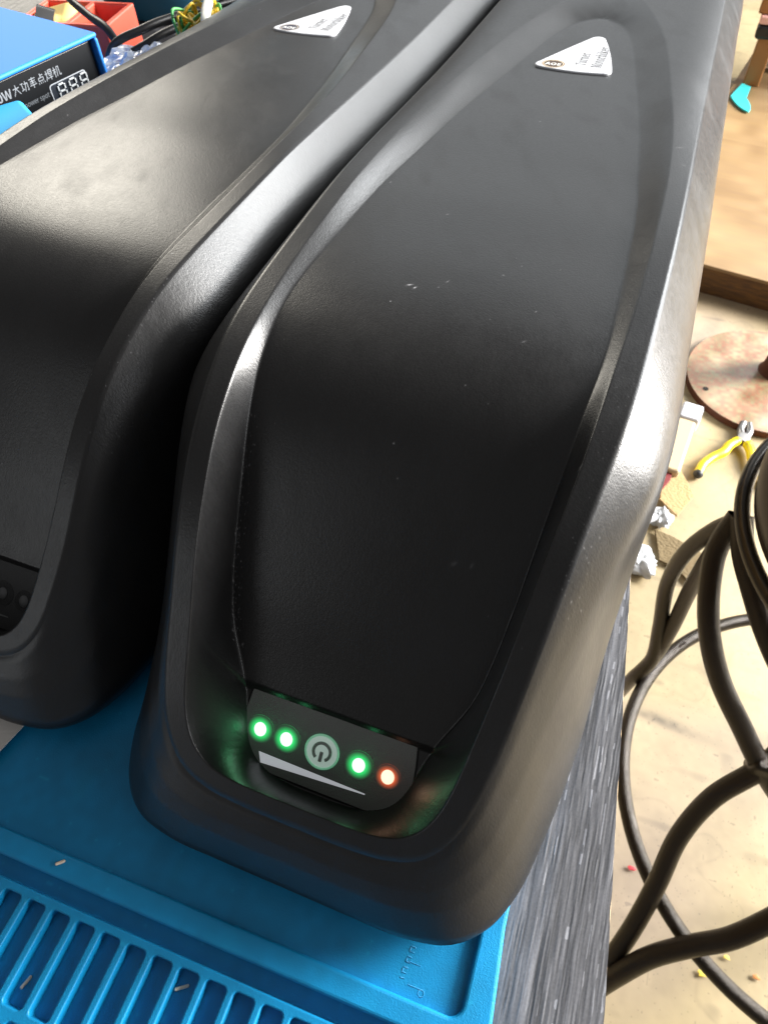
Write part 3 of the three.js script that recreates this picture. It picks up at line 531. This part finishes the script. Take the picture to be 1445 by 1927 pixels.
{
  const g = thing('wooden_platform', 'low wooden platform with a pale top and dark brown edge on the floor', 'platform', fl(0.225, 1.509)); g.rotation.y = -0.19;
  const wood = tex(512, 512, (u, v) => { const a = 0.5 * n8(u * 1.1, v * 1.3) + 0.5 * n32(u * 0.7, v * 0.8), b = n128(u * 0.2, v * 2); return [0.55 + 0.14 * (a - 0.5) + 0.02 * (b - 0.5), 0.45 + 0.14 * (a - 0.5) + 0.02 * (b - 0.5), 0.315 + 0.12 * (a - 0.5)]; }, true, 1, 1);
  const side = tex(512, 256, (u, v) => { const b = n128(u * 0.15, v), c = n32(u, v); return [0.38 + 0.16 * (b - 0.5) + 0.1 * (c - 0.5), 0.27 + 0.12 * (b - 0.5) + 0.08 * (c - 0.5), 0.15 + 0.06 * (b - 0.5)]; }, true, 2, 10);
  const t = new RoundedBoxGeometry(1.6, 0.008, 1.2, 2, 0.002); planarUV(t);
  part('top_board', t, new THREE.MeshStandardMaterial({ map: wood, roughness: 0.45 }), g).position.set(0.6, 0.066, -0.6);
  const f = new RoundedBoxGeometry(1.6, 0.062, 0.02, 2, 0.002); planarUV(f, 1, 1, 'x', 'y');
  part('front_board', f, new THREE.MeshStandardMaterial({ map: side, roughness: 0.7 }), g).position.set(0.6, 0.031, -0.012);
  for (const x of [-0.19, 1.39]) part('side_board', new RoundedBoxGeometry(0.02, 0.062, 1.16, 2, 0.002), mat(0.12, 0.07, 0.03, 0.7), g).position.set(x, 0.031, -0.61);
}
{
  const g = thing('side_table', 'brown wooden side table with a black rail at the far edge of the floor', 'side table', fl(0.262, 2.5)); g.rotation.y = -0.05;
  const wood = mat(0.3, 0.13, 0.035, 0.5), dk = mat(0.01, 0.01, 0.011, 0.4);
  part('leg', new RoundedBoxGeometry(0.045, 0.13, 0.05, 2, 0.004), wood, g).position.set(-0.004, 0.135, 0);
  part('leg', new RoundedBoxGeometry(0.045, 0.13, 0.05, 2, 0.004), wood, g).position.set(0.6, 0.135, 0);
  part('rail', new RoundedBoxGeometry(0.68, 0.036, 0.05, 3, 0.01), dk, g).position.set(0.3, 0.207, 0.004);
  part('trim', new RoundedBoxGeometry(0.68, 0.02, 0.045, 2, 0.004), mat(0.8, 0.45, 0.4, 0.4), g).position.set(0.3, 0.236, 0.004);
  part('drawer_front', new RoundedBoxGeometry(0.7, 0.14, 0.03, 2, 0.004), wood, g).position.set(0.3, 0.317, 0);
  part('table_top', new RoundedBoxGeometry(0.72, 0.02, 0.4, 2, 0.004), wood, g).position.set(0.3, 0.398, -0.19);
}
{
  const bgm = new THREE.SphereGeometry(0.06, 32, 20), p = bgm.attributes.position;
  for (let i = 0; i < p.count; i++) { const v = new THREE.Vector3().fromBufferAttribute(p, i); const k = 0.85 + 0.4 * (n8(v.x * 3 + 0.5, v.y * 3 + v.z * 2 + 0.5) - 0.5); p.setXYZ(i, v.x * k, v.y * k * 0.8, v.z * k * 1.3); }
  bgm.computeVertexNormals();
  const s = single('cloth_bundle', bgm, mat(0.8, 0.8, 0.8, 0.7), 'white cloth bundle beside the side table leg', 'cloth'); s.position.copy(P(312, 2620, -690));
  const c = new THREE.Shape(); c.moveTo(0, 0); c.quadraticCurveTo(0.025, 0.03, 0.012, 0.11); c.lineTo(0.05, 0.2); c.lineTo(0.02, 0.23); c.lineTo(-0.05, 0.12); c.quadraticCurveTo(-0.04, 0.03, 0, 0);
  const t = single('plastic_scrap', flat(new THREE.ExtrudeGeometry(c, { depth: 0.004, bevelEnabled: true, bevelSize: 0.002, bevelThickness: 0.002, bevelSegments: 2 })), mat(0.05, 0.6, 0.62, 0.4), 'turquoise plastic scrap on the wooden platform', 'scrap'); t.position.copy(P(256, 2290, -726)); t.rotation.y = 0.2; t.scale.set(0.65, 0.6, 0.8);
}
{
  const g = thing('pliers', 'pair of pliers with open yellow handles on the floor', 'pliers', fl(0.318, 1.05));
  const yl = mat(0.85, 0.68, 0.02, 0.35), st = mat(0.3, 0.29, 0.28, 0.3, { metalness: 0.9 }), bk = mat(0.03, 0.03, 0.03, 0.5);
  const Q = (x, y, z) => new THREE.Vector3(x - 0.318, z, -(y - 1.05));
  const h1 = [[0.245, 0.945, 0.01], [0.252, 0.97, 0.011], [0.268, 0.994, 0.012], [0.284, 1.01, 0.013], [0.294, 1.032, 0.013], [0.305, 1.045, 0.013]], h2 = [[0.372, 0.955, 0.011], [0.352, 0.975, 0.012], [0.341, 0.993, 0.013], [0.334, 1.012, 0.013], [0.331, 1.03, 0.013], [0.326, 1.042, 0.013]];
  for (const h of [h1, h2]) {
    const hd = part('handle', tube(h.map((q) => Q(...q)), 0.0088, 60, 14), yl, g);
    const e0 = new THREE.Mesh(new THREE.SphereGeometry(0.0092, 16, 12), bk); e0.name = 'tip'; e0.position.copy(Q(...h[0])); e0.castShadow = true; hd.add(e0);
    const e1 = new THREE.Mesh(new THREE.SphereGeometry(0.0092, 16, 12), yl); e1.name = 'guard'; e1.position.copy(Q(...h[5])); hd.add(e1);
  }
  part('joint', new THREE.CylinderGeometry(0.011, 0.011, 0.014, 24), st, g).position.copy(Q(0.317, 1.056, 0.012));
  part('jaw', tube([Q(0.317, 1.056, 0.012), Q(0.312, 1.08, 0.012), Q(0.316, 1.1, 0.012)], 0.007, 20, 10), st, g);
  part('jaw', tube([Q(0.319, 1.056, 0.012), Q(0.328, 1.078, 0.012), Q(0.326, 1.1, 0.012)], 0.007, 20, 10), st, g);
}
{
  const g = thing('glue_bottle', 'cream plastic bottle with a white cap lying on the floor near the base plate', 'bottle', fl(0.2, 0.985)); g.rotation.y = -0.13;
  part('body', new RoundedBoxGeometry(0.036, 0.03, 0.14, 4, 0.006), mat(0.5, 0.39, 0.24, 0.4), g).position.set(0, 0.016, -0.005);
  part('cap', new RoundedBoxGeometry(0.04, 0.034, 0.045, 4, 0.006), mat(0.62, 0.63, 0.68, 0.35), g).position.set(0.003, 0.018, -0.096);
}
function crumple(label, category, name, x, y, w, d, h, m, s, turn = 0) {
  const g = new THREE.SphereGeometry(0.5, 26, 16), p = g.attributes.position;
  for (let i = 0; i < p.count; i++) { const v = new THREE.Vector3().fromBufferAttribute(p, i); const k = 0.8 + 0.7 * (n8(v.x * 0.6 + s, v.z * 0.6 + v.y * 0.4 + s) - 0.5) + 0.4 * (n32(v.x * 0.4 + s, v.z * 0.3 + v.y * 0.3) - 0.5); p.setXYZ(i, v.x * k * w, v.y * k * h, v.z * k * d); }
  const gg = toCreasedNormals(g, 0.7); const o = single(name, gg, m, label, category); o.position.copy(fl(x, y, h * 400)); o.rotation.y = turn; return o;
}
const paperM = mat(0.55, 0.57, 0.6, 0.8);
crumple('crumpled white paper between the brown cardboard scraps', 'paper', 'crumpled_paper', 0.19, 0.822, 0.06, 0.05, 0.03, paperM, 0.2);
crumple('crumpled white paper nearest to the bench edge', 'paper', 'crumpled_paper', 0.172, 0.72, 0.06, 0.07, 0.026, paperM, 0.6, 0.4);
{
  const sheet = (pts, m, label, cat, name, th, lift) => { const s = new THREE.Shape(); pts.forEach(([x, y], i) => i ? s.lineTo(x, y) : s.moveTo(x, y)); const g = flat(new THREE.ExtrudeGeometry(s, { depth: th, bevelEnabled: true, bevelSize: 0.0006, bevelThickness: 0.0006, bevelSegments: 1 })); const o = single(name, g, m, label, cat); o.position.y = -0.8 + lift; return o; };
  const bump = tex(128, 128, (u, v) => n32(u, v), false, 12, 12);
  const card = new THREE.MeshStandardMaterial({ color: new THREE.Color().setRGB(0.42, 0.28, 0.13), roughness: 0.85, bumpMap: bump, bumpScale: 0.0008 }), dark = new THREE.MeshStandardMaterial({ color: new THREE.Color().setRGB(0.14, 0.1, 0.045), roughness: 0.85, bumpMap: bump, bumpScale: 0.001 });
  const a = sheet([[0.185, 0.945], [0.21, 0.943], [0.226, 0.915], [0.24, 0.885], [0.217, 0.832], [0.185, 0.86]], card, 'tan cardboard scrap with a dark red edge near the glue bottle', 'cardboard', 'cardboard', 0.003, 0.012); a.rotation.x = 0.0;
  sheet([[0.178, 0.95], [0.199, 0.945], [0.196, 0.905], [0.176, 0.86]], mat(0.16, 0.012, 0.012, 0.6), 'dark red wrapper under the tan cardboard scrap', 'wrapper', 'wrapper', 0.004, 0.0176);
  sheet([[0.186, 0.796], [0.215, 0.79], [0.262, 0.772], [0.27, 0.755], [0.252, 0.705], [0.228, 0.728], [0.2, 0.735]], dark, 'dark brown cardboard scrap behind the stool bars', 'cardboard', 'cardboard', 0.004, 0.004);
  // small litter
  for (const [x, y, c, w, label] of [[0.219, 0.249, [0.5, 0.04, 0.05], 0.005, 'small red scrap on the floor by the bench edge'], [0.312, 0.162, [0.8, 0.6, 0.08], 0.006, 'yellow flake on the floor between the stool bars'], [0.338, 0.188, [0.75, 0.58, 0.12], 0.0045, 'smaller yellow flake beside the lower stool bar'], [0.372, 0.179, [0.5, 0.2, 0.05], 0.005, 'rust brown flake on the floor at the right']]) {
    const g = new THREE.IcosahedronGeometry(w, 1), p = g.attributes.position; for (let i = 0; i < p.count; i++) { const k = 0.6 + 0.8 * n32(p.getX(i) * 30 + x, p.getZ(i) * 30 + y); p.setXYZ(i, p.getX(i) * k, p.getY(i) * 0.14, p.getZ(i) * k * 0.55); }
    g.computeVertexNormals(); single('flake', g, mat(...c, 0.6), label, 'flake').position.copy(fl(x, y, 3));
  }
}
// pale shavings on the mat
for (const [x, y, z, l, a, label] of [[-91.5, -23.2, -2.6, 3.3, 1.35, 'pale shaving in a slot near the left edge of the mat'], [-54.6, -11.4, -2.6, 3.8, 0.6, 'pale shaving in a slot below the battery'], [-97, 2.2, 2.3, 2.2, 0.8, 'tiny pale shaving on the raised rim of the mat']]) {
  const g = new THREE.CapsuleGeometry(0.00042, l / 1000 * 0.75, 4, 10), p = g.attributes.position;
  for (let i = 0; i < p.count; i++) { const t = p.getY(i) * 1000; p.setX(i, p.getX(i) * (1 - 0.12 * t * t * 0.3) + 0.0003 * Math.sin(t * 1.6)); }
  g.computeVertexNormals(); g.rotateZ(Math.PI / 2); const o = single('shaving', g, mat(0.68, 0.58, 0.45, 0.7), label, 'shaving'); o.position.copy(P(x, y, z)); o.rotation.y = a;
}

scene.updateMatrixWorld(true);
renderer.render(scene, camera);
